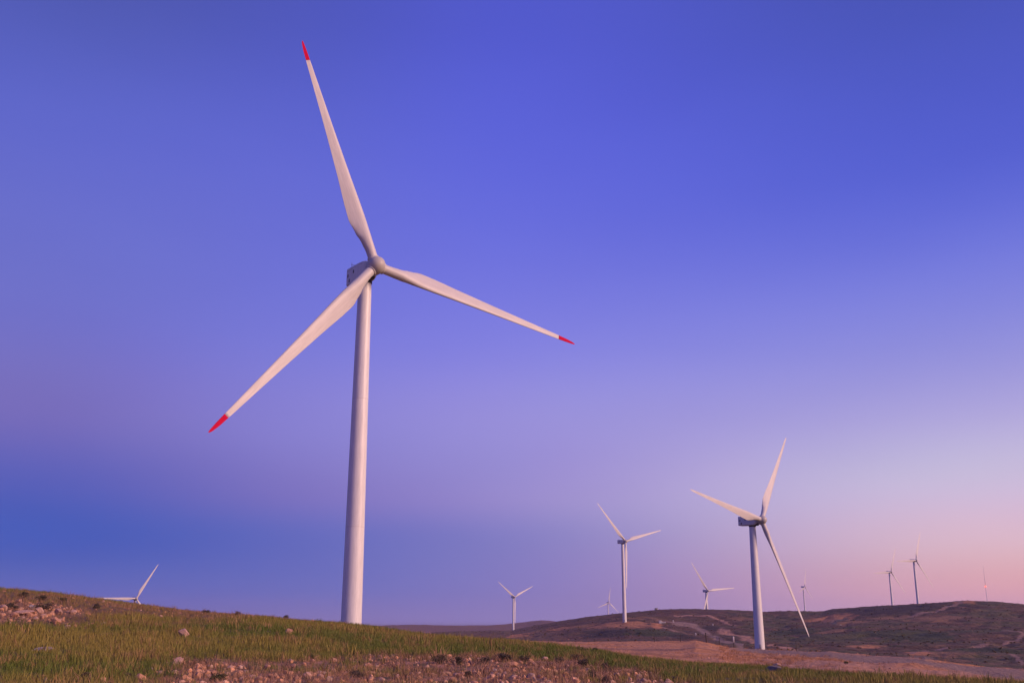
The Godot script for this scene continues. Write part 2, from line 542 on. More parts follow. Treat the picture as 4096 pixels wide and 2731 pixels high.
func turbine_shapes() -> void:
	var along := Transform3D(Basis(Vector3.RIGHT, PI / 2), Vector3.ZERO)   # +y to +z
	shapes.blade = blade_mesh(1.4, 51.0)
	shapes.blade_white = blade_mesh(51.0, 56.0)
	shapes.hub = lathe([Vector2(1.5, -1.75), Vector2(1.82, -1.45), Vector2(1.98, -0.8), Vector2(2.02, 0.0), Vector2(1.98, 0.7), Vector2(1.8, 1.35), Vector2(1.5, 1.85), Vector2(1.1, 2.25), Vector2(0.6, 2.5), Vector2(0.2, 2.58), Vector2(0.02, 2.6)], 40, along)
	shapes.collar = lathe([Vector2(1.2, 1.5), Vector2(1.3, 1.6), Vector2(1.3, 2.02), Vector2(1.17, 2.1)], 32)
	var rings := []
	for e in [[-11.6, 1.35, -1.95, 1.75, 0.25], [-11.45, 1.6, -2.15, 1.95, 0.3], [-11.2, 1.7, -2.2, 2.0, 0.3], [-8.0, 1.75, -2.15, 2.15, 0.4], [-5.0, 1.75, -2.05, 2.2, 0.45], [-3.4, 1.72, -1.95, 2.15, 0.6], [-2.5, 1.62, -1.8, 1.95, 0.9], [-1.95, 1.45, -1.5, 1.6, 1.1]]:
		# depth below the axis comes first because +y turns into +z and +z into -y
		rings.append(rounded_rect(e[0], e[1], -e[3] if false else e[2], e[3], e[4]))
	var st := begin()
	loft(st, rings, true, true, along)
	shapes.nacelle = done(st)
	shapes.vent = box(Vector3(0.12, 0.82, 0.56), 0.02)
	shapes.seam = box(Vector3(0.05, 0.09, 7.4), 0.012)
	shapes.yaw_ring = lathe([Vector2(1.5, -2.9), Vector2(1.62, -2.8), Vector2(1.62, -2.35), Vector2(1.5, -2.2)], 36)
	shapes.belly = lathe([Vector2(0.5, -2.75), Vector2(0.95, -2.6), Vector2(1.15, -2.0), Vector2(1.15, -1.2)], 20)
	var mast := begin()
	for x in [-0.9, 0.9]:
		loft(mast, [circle(2.1, 0.05, 8), circle(3.7, 0.04, 8)], true, true, Transform3D(Basis(), Vector3(x, 0, -10.4)))
	loft(mast, [circle(-1.1, 0.04, 8), circle(1.1, 0.04, 8)], true, true, Transform3D(Basis(Vector3.FORWARD, PI / 2), Vector3(0, 3.2, -10.4)))
	shapes.weather_mast = done(mast)
	shapes.door = box(Vector3(1.0, 2.3, 0.1), 0.03)
	shapes.steps = box(Vector3(1.3, 0.9, 1.6), 0.05)


# axis: bearing the rotor faces, turned right of straight-at-the-camera; spin: of its first blade, clockwise from up
func turbine(label: String, hub: Vector3, axis: float, tilt: float, cone: float, spin: float, red := false, base_y := NAN) -> Node3D:
	var yaw := deg_to_rad(axis)
	var foot := hub - Vector3(sin(yaw), 0, cos(yaw)) * 5.0
	var base := base_y
	if is_nan(base):
		var at := Vector2(foot.x, -foot.z)
		base = ground(rad_to_deg(atan2(at.x, at.y)), at.length()) - 0.25
	foot.y = base
	var t := thing("wind_turbine", label, "wind turbine", foot, yaw, "white three-bladed wind turbines")
	var up := hub.y - base
	var top := up - 2.75
	var profile := []
	var thick := func(y: float) -> float: return lerpf(2.2, 1.5, pow(clampf(y / top, 0, 1), 1.15))
	for k in 3:
		var y0: float = top * [0.0, 0.33, 0.67][k]
		var y1: float = top * [0.33, 0.67, 1.0][k]
		profile = []
		for e in 9:
			var y := lerpf(y0, y1, e / 8.0)
			profile.append(Vector2(thick.call(y), y))
		part("tower_section", lathe(profile, 48, Transform3D(), false, false), mats.white_paint, t)
		if k < 2:
			var r: float = thick.call(y1)
			part("flange", lathe([Vector2(r - 0.02, y1 - 0.05), Vector2(r + 0.010, y1 - 0.03), Vector2(r + 0.010, y1 + 0.03), Vector2(r - 0.02, y1 + 0.05)], 48), mats.seam_paint, t)
	var face := Basis(Vector3.UP, deg_to_rad(-52.0))
	var dr := part("door", shapes.door, mats.door_paint, t, Transform3D(face, Vector3(0, 2.2, 0) + face.z * 2.17))
	part("door_step", shapes.steps, mats.concrete, dr, Transform3D(Basis(), Vector3(0, -1.7, 0.75)))
	part("base_plinth", lathe([Vector2(2.9, -0.6), Vector2(2.9, 0.3), Vector2(2.8, 0.38)], 40), mats.concrete, t)
	var head := Transform3D(Basis(), Vector3(0, up, 5.0))
	part("yaw_ring", shapes.yaw_ring, mats.dark_metal, t, Transform3D(Basis(), Vector3(0, up, 0)))
	var nac := part("nacelle", shapes.nacelle, mats.grey_paint, t, head)
	for s in [-1, 1]:
		for v in [Vector3(s * 1.70, 0.55, -7.6), Vector3(s * 1.66, 0.25, -10.5), Vector3(s * 1.68, -1.1, -9.7)]:
			part("vent", shapes.vent, mats.dark_metal, nac, Transform3D(Basis(), v))
		part("panel_seam", shapes.seam, mats.seam_paint, nac, Transform3D(Basis(), Vector3(s * 1.735, 1.45, -7.2)))
	part("weather_mast", shapes.weather_mast, mats.dark_metal, nac)
	part("hub_underside", shapes.belly, mats.dark_metal, nac, Transform3D(Basis(), Vector3(0, 0.3, -2.6)))
	var rotor := head * Transform3D(Basis(Vector3.RIGHT, -deg_to_rad(tilt)), Vector3.ZERO)
	part("hub", shapes.hub, mats.hub_paint, t, rotor)
	for k in 3:
		var turn := rotor * Transform3D(Basis(Vector3.BACK, -deg_to_rad(spin + 120.0 * k)), Vector3.ZERO)
		var lean := turn * Transform3D(Basis(Vector3.RIGHT, deg_to_rad(cone)), Vector3.ZERO)
		var bl := part("blade", shapes.blade, mats.blade_paint, t, lean)
		var tip := part("blade_tip", shapes.blade_white, mats.red_paint if red else mats.blade_paint, bl)
		if red:
			tip.set_meta("label", "bright red painted blade tip")
		part("root_collar", shapes.collar, mats.seam_paint, bl)
	return t


# ---------------------------------------------------------------- stones and plants
func stone_mesh(seed_: int, sub := 2, flat := 0.7) -> ArrayMesh:
	var n := FastNoiseLite.new()
	n.seed = seed_
	n.frequency = 0.9
	n.fractal_octaves = 3
	var r := RandomNumberGenerator.new()
	r.seed = seed_
	var cuts := []
	for k in 12:
		var c := Vector3(r.randf_range(-1, 1), r.randf_range(-0.6, 1), r.randf_range(-1, 1)).normalized()
		cuts.append([c, r.randf_range(0.46, 0.78)])
	var ico := IcosahedronPoints()
	var tris: Array = ico
	for s in sub:
		var next := []
		for t: Array in tris:
			var a: Vector3 = t[0]
			var b: Vector3 = t[1]
			var c: Vector3 = t[2]
			var ab := ((a + b) / 2).normalized()
			var bc := ((b + c) / 2).normalized()
			var ca := ((c + a) / 2).normalized()
			next.append_array([[a, ab, ca], [ab, b, bc], [ca, bc, c], [ab, bc, ca]])
		tris = next
	var st := begin()
	st.set_smooth_group(-1)
	var squash := Vector3(1.0, flat, r.randf_range(0.7, 0.95))
	for t: Array in tris:
		for v: Vector3 in t:
			var p := v * (1.0 + n.get_noise_3dv(v * 1.2) * 0.35)
			for c: Array in cuts:
				var over: float = p.dot(c[0]) - c[1]
				if over > 0:
					p -= c[0] * over * 0.92
			st.add_vertex(p * squash * 0.5)
	st.generate_normals()
	return st.commit()


func IcosahedronPoints() -> Array:
	var g := (1 + sqrt(5.0)) / 2
	var p := [Vector3(-1, g, 0), Vector3(1, g, 0), Vector3(-1, -g, 0), Vector3(1, -g, 0), Vector3(0, -1, g), Vector3(0, 1, g), Vector3(0, -1, -g), Vector3(0, 1, -g), Vector3(g, 0, -1), Vector3(g, 0, 1), Vector3(-g, 0, -1), Vector3(-g, 0, 1)]
	var out := []
	for f: String in ["0 11 5", "0 5 1", "0 1 7", "0 7 10", "0 10 11", "1 5 9", "5 11 4", "11 10 2", "10 7 6", "7 1 8", "3 9 4", "3 4 2", "3 2 6", "3 6 8", "3 8 9", "4 9 5", "2 4 11", "6 2 10", "8 6 7", "9 8 1"]:
		var k := f.split(" ")
		var a: Vector3 = p[int(k[0])]
		var b: Vector3 = p[int(k[1])]
		var c: Vector3 = p[int(k[2])]
		out.append([a.normalized(), c.normalized(), b.normalized()])
	return out


# a tuft of bent blades; spread and height in metres
func tuft_mesh(seed_: int, blades: int, spread: float, tall: float, wide: float, lean: float) -> ArrayMesh:
	var r := RandomNumberGenerator.new()
	r.seed = seed_
	var st := begin()
	st.set_smooth_group(-1)
	for k in blades:
		var a := r.randf() * TAU
		var root := Vector3(cos(a), 0, sin(a)) * spread * sqrt(r.randf())
		var h := tall * r.randf_range(0.55, 1.0)
		var w := wide * r.randf_range(0.7, 1.2)
		var dir := Vector3(r.randf_range(-1, 1), 0, r.randf_range(-1, 1)) * lean * h
		var side := Vector3(cos(a * 3), 0, sin(a * 3)) * w / 2
		var mid := root + dir * 0.3 + Vector3.UP * h * 0.55
		var top := root + dir + Vector3.UP * h
		root.y = -0.05
		for v: Vector3 in [root - side, root + side, mid + side * 0.8, root - side, mid + side * 0.8, mid - side * 0.8, mid - side * 0.8, mid + side * 0.8, top]:
			st.add_vertex(v)
	st.generate_normals()
	return st.commit()


func scatter(called: String, mesh: Mesh, m: Material, places: Array, tints: PackedColorArray) -> void:
	var mm := MultiMesh.new()
	mm.transform_format = MultiMesh.TRANSFORM_3D
	mm.use_colors = true
	mm.mesh = mesh
	mm.instance_count = places.size()
	for k in places.size():
		mm.set_instance_transform(k, places[k])
		mm.set_instance_color(k, tints[k])
	var o := MultiMeshInstance3D.new()
	o.name = numbered(called)
	o.multimesh = mm
	o.material_override = m
	add_child(o, true)
	o.set_meta("kind", "stuff")


func build_grass() -> void:
	var green := [[], []]
	var green_c := [PackedColorArray(), PackedColorArray()]
	var dry := [[], []]
	var dry_c := [PackedColorArray(), PackedColorArray()]
	var bits := []
	var bits_c := PackedColorArray()
	var d := 27.0
	while d < 100.0:
		var step := 0.27 + 0.0012 * (d - 27)
		var db := rad_to_deg(step / d)
		var b := -30.0
		while b < 29.5:
			var bb := b + rng.randf_range(-0.5, 0.5) * db * 1.2
			var dd := d + rng.randf_range(-0.5, 0.5) * step * 1.2
			b += db
			var crest := line("dA", bb)
			if dd > crest + 6:
				continue
			var a := deg_to_rad(bb)
			var px := sin(a) * dd
			var pz := -cos(a) * dd
			var k := cover(bb, dd, px, pz)
			var w := fine.get_noise_2d(px * 0.16 + 11, pz * 0.16)
			var w2 := fine.get_noise_2d(px * 0.7, pz * 0.7 + 31)
			var bare := clampf(k.x * 0.92 + k.y * 0.35 + k.z * 0.95, 0, 1)
			var at := Vector3(px, ground(bb, dd), pz)
			var u := rng.randf()
			var size := rng.randf_range(0.72, 1.12) * (1.0 + w2 * 0.5) * lerpf(1.0, 0.62, smoothstep(5.0, 11.0, bb)) * lerpf(1.0, 0.8, smoothstep(crest - 14, crest, dd))
			var basis := Basis(Vector3.UP, rng.randf() * TAU)
			var which := rng.randi() % 2
			if u > bare + 0.04:
				size *= 1.0 - 0.45 * maxf(k.y, k.x)
				if rng.randf() < 0.025:
					size *= 1.55
				var tone := clampf(0.45 + w * 1.7 + w2 * 0.8 + rng.randf_range(-0.35, 0.35), 0, 1)
				var c := Color(0.100, 0.132, 0.012).lerp(Color(0.24, 0.19, 0.035), tone)
				if rng.randf() < 0.06 + clampf(w2 * 0.9 - w * 0.4, 0.0, 0.4):
					c = Color(0.36, 0.22, 0.085).lerp(Color(0.22, 0.12, 0.05), rng.randf())
				c = c.lerp(Color(0.23, 0.13, 0.062), clampf(k.y * 0.75 + k.x * 0.5, 0, 1) * rng.randf_range(0.6, 1.0))
				green[which].append(Transform3D(basis.scaled(Vector3(size, size * rng.randf_range(0.85, 1.2), size)), at))
				green_c[which].append(c)
			elif u < 0.62 and rng.randf() < 0.75:
				var c := Color(0.44, 0.225, 0.13).lerp(Color(0.15, 0.080, 0.05), rng.randf())
				size *= rng.randf_range(0.45, 0.9) if rng.randf() > 0.03 else 1.5
				dry[which].append(Transform3D(basis.scaled(Vector3(size * 1.2, size, size * 1.2)), at))
				dry_c[which].append(c)
			for again in 2:
				if rng.randf() > k.x * (0.36 + w2 * 1.2) + k.z * 0.6 + k.y * 0.04:
					continue
				at = Vector3(at.x + rng.randf_range(-0.1, 0.1), at.y, at.z + rng.randf_range(-0.1, 0.1))
				var sz := 0.05 + 0.30 * pow(rng.randf(), 4.0)
				bits.append(Transform3D(Basis.from_euler(Vector3(rng.randf() * 0.6, rng.randf() * TAU, rng.randf() * 0.6)).scaled(Vector3.ONE * sz), at + Vector3(0, sz * 0.15, 0)))
				bits_c.append(Color(0.66, 0.32, 0.18).lerp(Color(0.54, 0.35, 0.28), pow(rng.randf(), 2.0)) * rng.randf_range(0.6, 1.12))
		d += step
	# scrub and stones strewn over the hills, too many and too far to count
	var far_scrub := []
	var far_scrub_c := PackedColorArray()
	var far_stone := []
	var far_stone_c := PackedColorArray()
	for k in 14000:
		var bb := rng.randf_range(-4.0, 31.0)
		var dd := sqrt(rng.randf_range(330.0 * 330.0, 1680.0 * 1680.0))
		var a := deg_to_rad(bb)
		var clump := broad.get_noise_2d(sin(a) * dd * 5, -cos(a) * dd * 5)
		if rng.randf() > 0.45 + clump * 1.6:
			continue
		var cell := (inner0 + clampi(int((bb - bearings[inner0]) / STEP), 0, inner1 - inner0)) * ranges.size() + clampi(ranges.bsearch(dd), 0, ranges.size() - 1)
		if zone[cell] != 3 or tints[cell].r > 0.27 or rng.randf() < tints[cell].r * 2.0:
			continue
		var at := spot(bb, dd)
		var turn := Basis(Vector3.UP, rng.randf() * TAU)
		if rng.randf() < 0.74:
			var sz := 0.5 + 1.5 * pow(rng.randf(), 2.5)
			far_scrub.append(Transform3D(turn.scaled(Vector3(sz * 1.4, sz * 0.8, sz * 1.4)), at))
			far_scrub_c.append((Color(0.11, 0.090, 0.035).lerp(Color(0.17, 0.095, 0.05), rng.randf())).lerp(tints[cell], 0.35))
		else:
			var sz := 0.4 + 1.5 * pow(rng.randf(), 4.0)
			far_stone.append(Transform3D(turn.scaled(Vector3(sz, sz * 0.8, sz)), at))
			far_stone_c.append(Color(0.60, 0.33, 0.22).lerp(tints[cell], rng.randf()))
	scatter("hill_scrub", shrub_mesh(91, 70, 3.2), mats.leaf, far_scrub, far_scrub_c)
	scatter("hill_stones", stone_mesh(92, 1, 0.7), mats.pebble, far_stone, far_stone_c)
	# thin dry tufts and stones on the bank beyond the crest
	for k in 22000:
		var bb := rng.randf_range(-3, 29)
		var crest := line("dA", bb)
		var pad := line("dB", bb)
		var dd := rng.randf_range(crest + 5, pad + 4)
		if bb < 11 and rng.randf() < 0.95:
			continue
		var on_road := dd > pad - 12 and dd < pad + 1 and bb > 11.5
		if on_road and rng.randf() < 0.97:
			continue
		var at := spot(bb, dd)
		var patch := fine.get_noise_2d(at.x * 0.12, at.z * 0.12) + 0.5 * fine.get_noise_2d(at.x * 0.6, at.z * 0.6)
		if rng.randf() > 0.35 + patch * 1.5:
			continue
		if rng.randf() < 0.8:
			var size := rng.randf_range(0.35, 1.0)
			dry[k % 2].append(Transform3D(Basis(Vector3.UP, rng.randf() * TAU).scaled(Vector3(size * 1.3, size, size * 1.3)), at))
			dry_c[k % 2].append(Color(0.52, 0.26, 0.13).lerp(Color(0.20, 0.095, 0.05), pow(rng.randf(), 1.5)))
		else:
			var sz := 0.08 + 0.3 * pow(rng.randf(), 4.0)
			bits.append(Transform3D(Basis(Vector3.UP, rng.randf() * TAU).scaled(Vector3.ONE * sz), at))
			bits_c.append(Color(0.60, 0.32, 0.21) * rng.randf_range(0.7, 1.05))
	scatter("grass", tuft_mesh(1, 13, 0.20, 0.40, 0.020, 0.45), mats.leaf, green[0], green_c[0])
	scatter("grass", tuft_mesh(2, 15, 0.22, 0.34, 0.020, 0.6), mats.leaf, green[1], green_c[1])
	scatter("dry_grass", tuft_mesh(3, 14, 0.20, 0.30, 0.014, 1.0), mats.leaf, dry[0], dry_c[0])
	scatter("dry_grass", tuft_mesh(4, 12, 0.17, 0.38, 0.014, 0.8), mats.leaf, dry[1], dry_c[1])
	scatter("pebbles", stone_mesh(77, 1, 0.75), mats.pebble, bits, bits_c)


func shrub_mesh(seed_: int, leaves: int, coarse := 1.0) -> ArrayMesh:
	var r := RandomNumberGenerator.new()
	r.seed = seed_
	var st := begin()
	st.set_smooth_group(-1)
	var lumps := []
	for k in 7:
		lumps.append([Vector3(r.randf_range(-0.32, 0.32), r.randf_range(0.25, 0.68), r.randf_range(-0.32, 0.32)), r.randf_range(0.16, 0.30)])
	for k in leaves:
		var l: Array = lumps[k % lumps.size()]
		var v: Vector3 = Vector3(r.randfn(), r.randfn(), r.randfn()).normalized() * l[1] * pow(r.randf(), 0.4)
		var p: Vector3 = l[0] + v
		if p.y < 0.02:
			continue
		var a := Vector3(r.randfn(), r.randfn() + 0.6, r.randfn()).normalized() * 0.085 * coarse
		var s := a.cross(Vector3(r.randfn(), r.randfn(), r.randfn())).normalized() * 0.03 * coarse
		for q: Vector3 in [p - s, p + s, p + a]:
			st.add_vertex(q)
	st.generate_normals()
	return st.commit()


func stem_mesh(seed_: int) -> ArrayMesh:
	var r := RandomNumberGenerator.new()
	r.seed = seed_
	var st := begin()
	for k in 6:
		var top := Vector3(r.randf_range(-0.35, 0.35), r.randf_range(0.45, 0.8), r.randf_range(-0.35, 0.35))
		var rings := []
		for e in 4:
			var t := e / 3.0
			var at := Vector3(top.x * t, top.y * t - 0.08, top.z * t)
			var ring := PackedVector3Array()
			for j in 5:
				var a := TAU * j / 5
				ring.append(at + Vector3(cos(a), 0, sin(a)) * lerpf(0.022, 0.006, t))
			rings.append(ring)
		loft(st, rings)
	return done(st)


func build_turbines() -> void:
	turbine("nearest and tallest white wind turbine, red blade tips, behind the grassy slope", Vector3(-30.6, 77.9, -216.0), 34.7, 5.5, 0.8, 100.4, true)
	turbine("second largest white wind turbine, at right beside the gravel road", Vector3(114.5, 47.2, -473.3), 45.1, 7.8, 1.5, 39.1)
	turbine("mid-sized white wind turbine on the bare orange platform of the brown hill", Vector3(126.6, 91.7, -1156.5), 37.1, 10.5, 5.6, 75.4)
	turbine("white wind turbine whose rotor alone shows above the grassy slope on the far left", Vector3(-534.4, 38.9, -1497.4), 38.3, 4.7, 2.5, 29.6)
	turbine("small distant wind turbine at the brown hill's left foot, blades in a V", Vector3(5.9, 62.4, -2288.9), 38.2, 4.7, 2.7, 64.8)
	turbine("faintest tiny wind turbine behind the brown hill, just left of the mid-sized one", Vector3(354.8, 85.2, -3858.5), 31.9, 3.3, 1.7, 10.9)
	turbine("distant wind turbine behind the brown hilltop, one blade level, one along its tower", Vector3(326.9, 57.7, -1752.0), 29.5, 4.9, 3.7, 84.8)
	turbine("faint small white wind turbine just right of the second largest, behind its long lower blade", Vector3(889.6, 117.0, -3188.1), 49.7, 1.9, 4.5, 11.4)
	turbine("left, smaller of the twin wind turbines on the dark hill crest under pink sky", Vector3(799.7, 111.5, -2204.7), 30.3, 5.5, 2.2, 25.6)
	turbine("right, larger of the twin wind turbines on the dark hill crest under pink sky", Vector3(696.9, 110.3, -1797.1), 33.1, 6.3, 2.0, 26.4)


func build_site() -> void:
	# the lattice-thin mast with its warning lamp, beyond the right-hand hill
	var at := Vector3(1137.0, 0, -2519.0)
	at.y = ground(24.29, 2764.0) - 0.5
	var top := 141.5 - at.y
	var lamp_y := 92.9 - at.y
	var mast := thing("lamp_mast", "thin grey mast with a glowing red lamp beyond the far right hill", "mast", at)
	part("lower_tube", lathe([Vector2(0.8, 0), Vector2(0.62, lamp_y)], 14), mats.grey_paint, mast)
	part("upper_tube", lathe([Vector2(0.45, lamp_y), Vector2(0.22, top)], 12), mats.grey_paint, mast)
	part("platform", lathe([Vector2(1.5, lamp_y - 0.9), Vector2(1.6, lamp_y - 0.8), Vector2(1.6, lamp_y - 0.65), Vector2(1.5, lamp_y - 0.6)], 18), mats.dark_metal, mast)
	var glow := StandardMaterial3D.new()
	glow.albedo_color = lin(0.5, 0.05, 0.04)
	glow.emission_enabled = true
	glow.emission = lin(1.0, 0.16, 0.10)
	glow.emission_energy_multiplier = 3.5
	part("red_lamp", lathe([Vector2(0.9, lamp_y - 0.6), Vector2(1.7, lamp_y - 0.1), Vector2(1.8, lamp_y + 0.8), Vector2(1.3, lamp_y + 1.6), Vector2(0.3, lamp_y + 1.9)], 18), glow, mast)
	var shine := OmniLight3D.new()
	shine.name = "red_lamp_light"
	shine.light_color = lin(1.0, 0.16, 0.10)
	shine.light_energy = 6.0
	shine.omni_range = 60.0
	shine.omni_attenuation = 2.0
	shine.light_size = 1.0
	shine.shadow_enabled = true
	mast.add_child(shine)
	shine.position = Vector3(-1.2, lamp_y + 0.6, 2.6)

	# transformer house and its low annex on the turbine platform of the brown hill
	var k := thing("transformer_house", "small white transformer house on the brown hill, right of the mid-sized turbine", "hut", spot(7.965, 1196, -0.2), -0.2)
	part("wall", box(Vector3(2.6, 3.6, 2.4), 0.04), mats.pale_wall, k, Transform3D(Basis(), Vector3(0, 1.8, 0)))
	part("roof", box(Vector3(2.9, 0.22, 2.7), 0.04), mats.concrete, k, Transform3D(Basis(), Vector3(0, 3.72, 0)))
	part("door", box(Vector3(0.95, 2.1, 0.07), 0.02), mats.grey_paint, k, Transform3D(Basis(), Vector3(-0.4, 1.25, 1.22)))
	part("louvre", box(Vector3(0.6, 0.5, 0.06), 0.02), mats.dark_metal, k, Transform3D(Basis(), Vector3(0.75, 2.5, 1.22)))
	var cab := thing("switch_cabinet", "low pale cabinet row beside the white transformer house", "cabinet", spot(8.15, 1200, -0.1), -0.2)
	for e in [[-1.5, 1.7, 1.5], [0.1, 1.35, 1.2], [1.5, 1.5, 1.4]]:
		part("cabinet", box(Vector3(e[2], e[1], 1.0), 0.04), mats.pale_wall, cab, Transform3D(Basis(), Vector3(e[0], e[1] / 2, 0)))
		part("cap", box(Vector3(e[2] + 0.16, 0.1, 1.16), 0.03), mats.concrete, cab, Transform3D(Basis(), Vector3(e[0], e[1] + 0.055, 0)))
	var hut := thing("stone_hut", "small dark block hut on the crest of the brown hill against the sky", "hut", spot(7.78, 1560, -0.8), -0.12)
	part("wall", box(Vector3(4.6, 3.4, 4.0), 0.05), mats.concrete, hut, Transform3D(Basis(), Vector3(0, 1.7, 0)))
	part("roof", box(Vector3(5.0, 0.3, 4.4), 0.05), mats.wood, hut, Transform3D(Basis(), Vector3(0, 3.56, 0)))
	part("doorway", box(Vector3(1.1, 2.0, 0.1), 0.02), mats.dark_metal, hut, Transform3D(Basis(), Vector3(0.4, 1.4, 2.02)))
	# pale stones and waymarks far out on the hills
	for e in [[8.66, 1226.0, 1.5, 2.6, "short white marker post on the hill track right of the transformer house"], [9.81, 950.0, 1.2, 2.2, "white marker post beside the dark hollow below the hill road"], [10.74, 1262.0, 1.6, 1.9, "white marker post on the brown slope under the hilltop track"]]:
		var p := thing("marker_post", e[4], "marker post", spot(e[0], e[1], -0.1))
		part("post", lathe([Vector2(e[2] * 0.42, 0), Vector2(e[2] * 0.38, e[3] * 0.9), Vector2(e[2] * 0.3, e[3])], 12), mats.pale_wall, p)
		part("footing", lathe([Vector2(e[2] * 0.6, -0.3), Vector2(e[2] * 0.55, 0.25)], 12), mats.concrete, p)
	for e in [[17.13, 1226.0, 4.2, "pale stone heap in the dark road bend on the right-hand hill"], [22.50, 1432.0, 3.4, "pale stone beside the track climbing to the right-hand crest"], [21.29, 500.0, 3.0, "pale stone heap by the grey road in the right-hand valley"]]:
		var h := thing("stone_heap", e[3], "stone heap", spot(e[0], e[1], 0.0))
		for n in 5:
			var s: float = e[2] * [0.55, 0.42, 0.38, 0.33, 0.3][n]
			part("stone", stone_mesh(200 + n, 1), mats.pebble_pale, h, Transform3D(Basis(Vector3.UP, n * 1.3).scaled(Vector3.ONE * s), Vector3([0.0, 0.42, -0.45, 0.75, -0.8][n] * e[2], s * 0.22, [0.0, 0.2, 0.1, -0.1, 0.15][n] * e[2])))
	# the wire fence along the far edge of the dirt ground
	var a := spot(7.62, 147.0)
	var fence := thing("wire_fence", "low wire fence on thin dark posts along the far edge of the dirt ground", "fence", a)
	var tops := []
	for e in [[7.62, 147.0, 0.95, 0.035], [9.0, 146.5, 1.0, 0.03], [10.36, 145.0, 1.28, 0.075], [11.03, 143.0, 1.0, 0.035]]:
		var p := spot(e[0], e[1]) - a
		part("post", lathe([Vector2(e[3], -0.3), Vector2(e[3], e[2] - 0.03), Vector2(e[3] * 0.7, e[2])], 10), mats.wood, fence, Transform3D(Basis(Vector3.BACK, 0.05 if e[2] > 1.2 else 0.0), p))
		tops.append(p + Vector3(0, e[2] * 0.9, 0))
	tops.append(spot(11.72, 139.5) - a + Vector3(0, 0.9, 0))
	for n in tops.size() - 1:
		for drop in [0.0, 0.4]:
			var rings := []
			for s in 7:
				var t := s / 6.0
				var c: Vector3 = tops[n].lerp(tops[n + 1], t) - Vector3(0, drop + 0.12 * 4 * t * (1 - t), 0)
				var ring := PackedVector3Array()
				for j in 5:
					# a thin ring across the wire, which runs mostly along x
					ring.append(c + Vector3(0, sin(TAU * j / 5), cos(TAU * j / 5)) * 0.006)
				rings.append(ring)
			var st := begin()
			loft(st, rings)
			part("wire", done(st), mats.dark_metal, fence)
	var mk := thing("road_marker", "dark road marker post with a white upper half, just left of the second largest turbine", "marker post", spot(11.77, 139.3, -0.1))
	part("post", box(Vector3(0.085, 0.85, 0.085), 0.01), mats.wood, mk, Transform3D(Basis(), Vector3(0, 0.4, 0)))
	part("white_head", box(Vector3(0.15, 0.72, 0.11), 0.02), mats.pale_wall, mk, Transform3D(Basis(), Vector3(0, 1.17, 0)))
	var po := thing("fence_post", "lone thin dark fence post at the road edge right of the second largest turbine", "fence post", spot(14.94, 132.0, -0.2))
	part("stake", lathe([Vector2(0.035, 0), Vector2(0.032, 1.4), Vector2(0.02, 1.43)], 10), mats.wood, po)
	part("brace", lathe([Vector2(0.022, 0), Vector2(0.02, 0.8)], 8), mats.wood, po, Transform3D(Basis(Vector3.BACK, -0.5), Vector3(-0.36, 0.0, 0)))


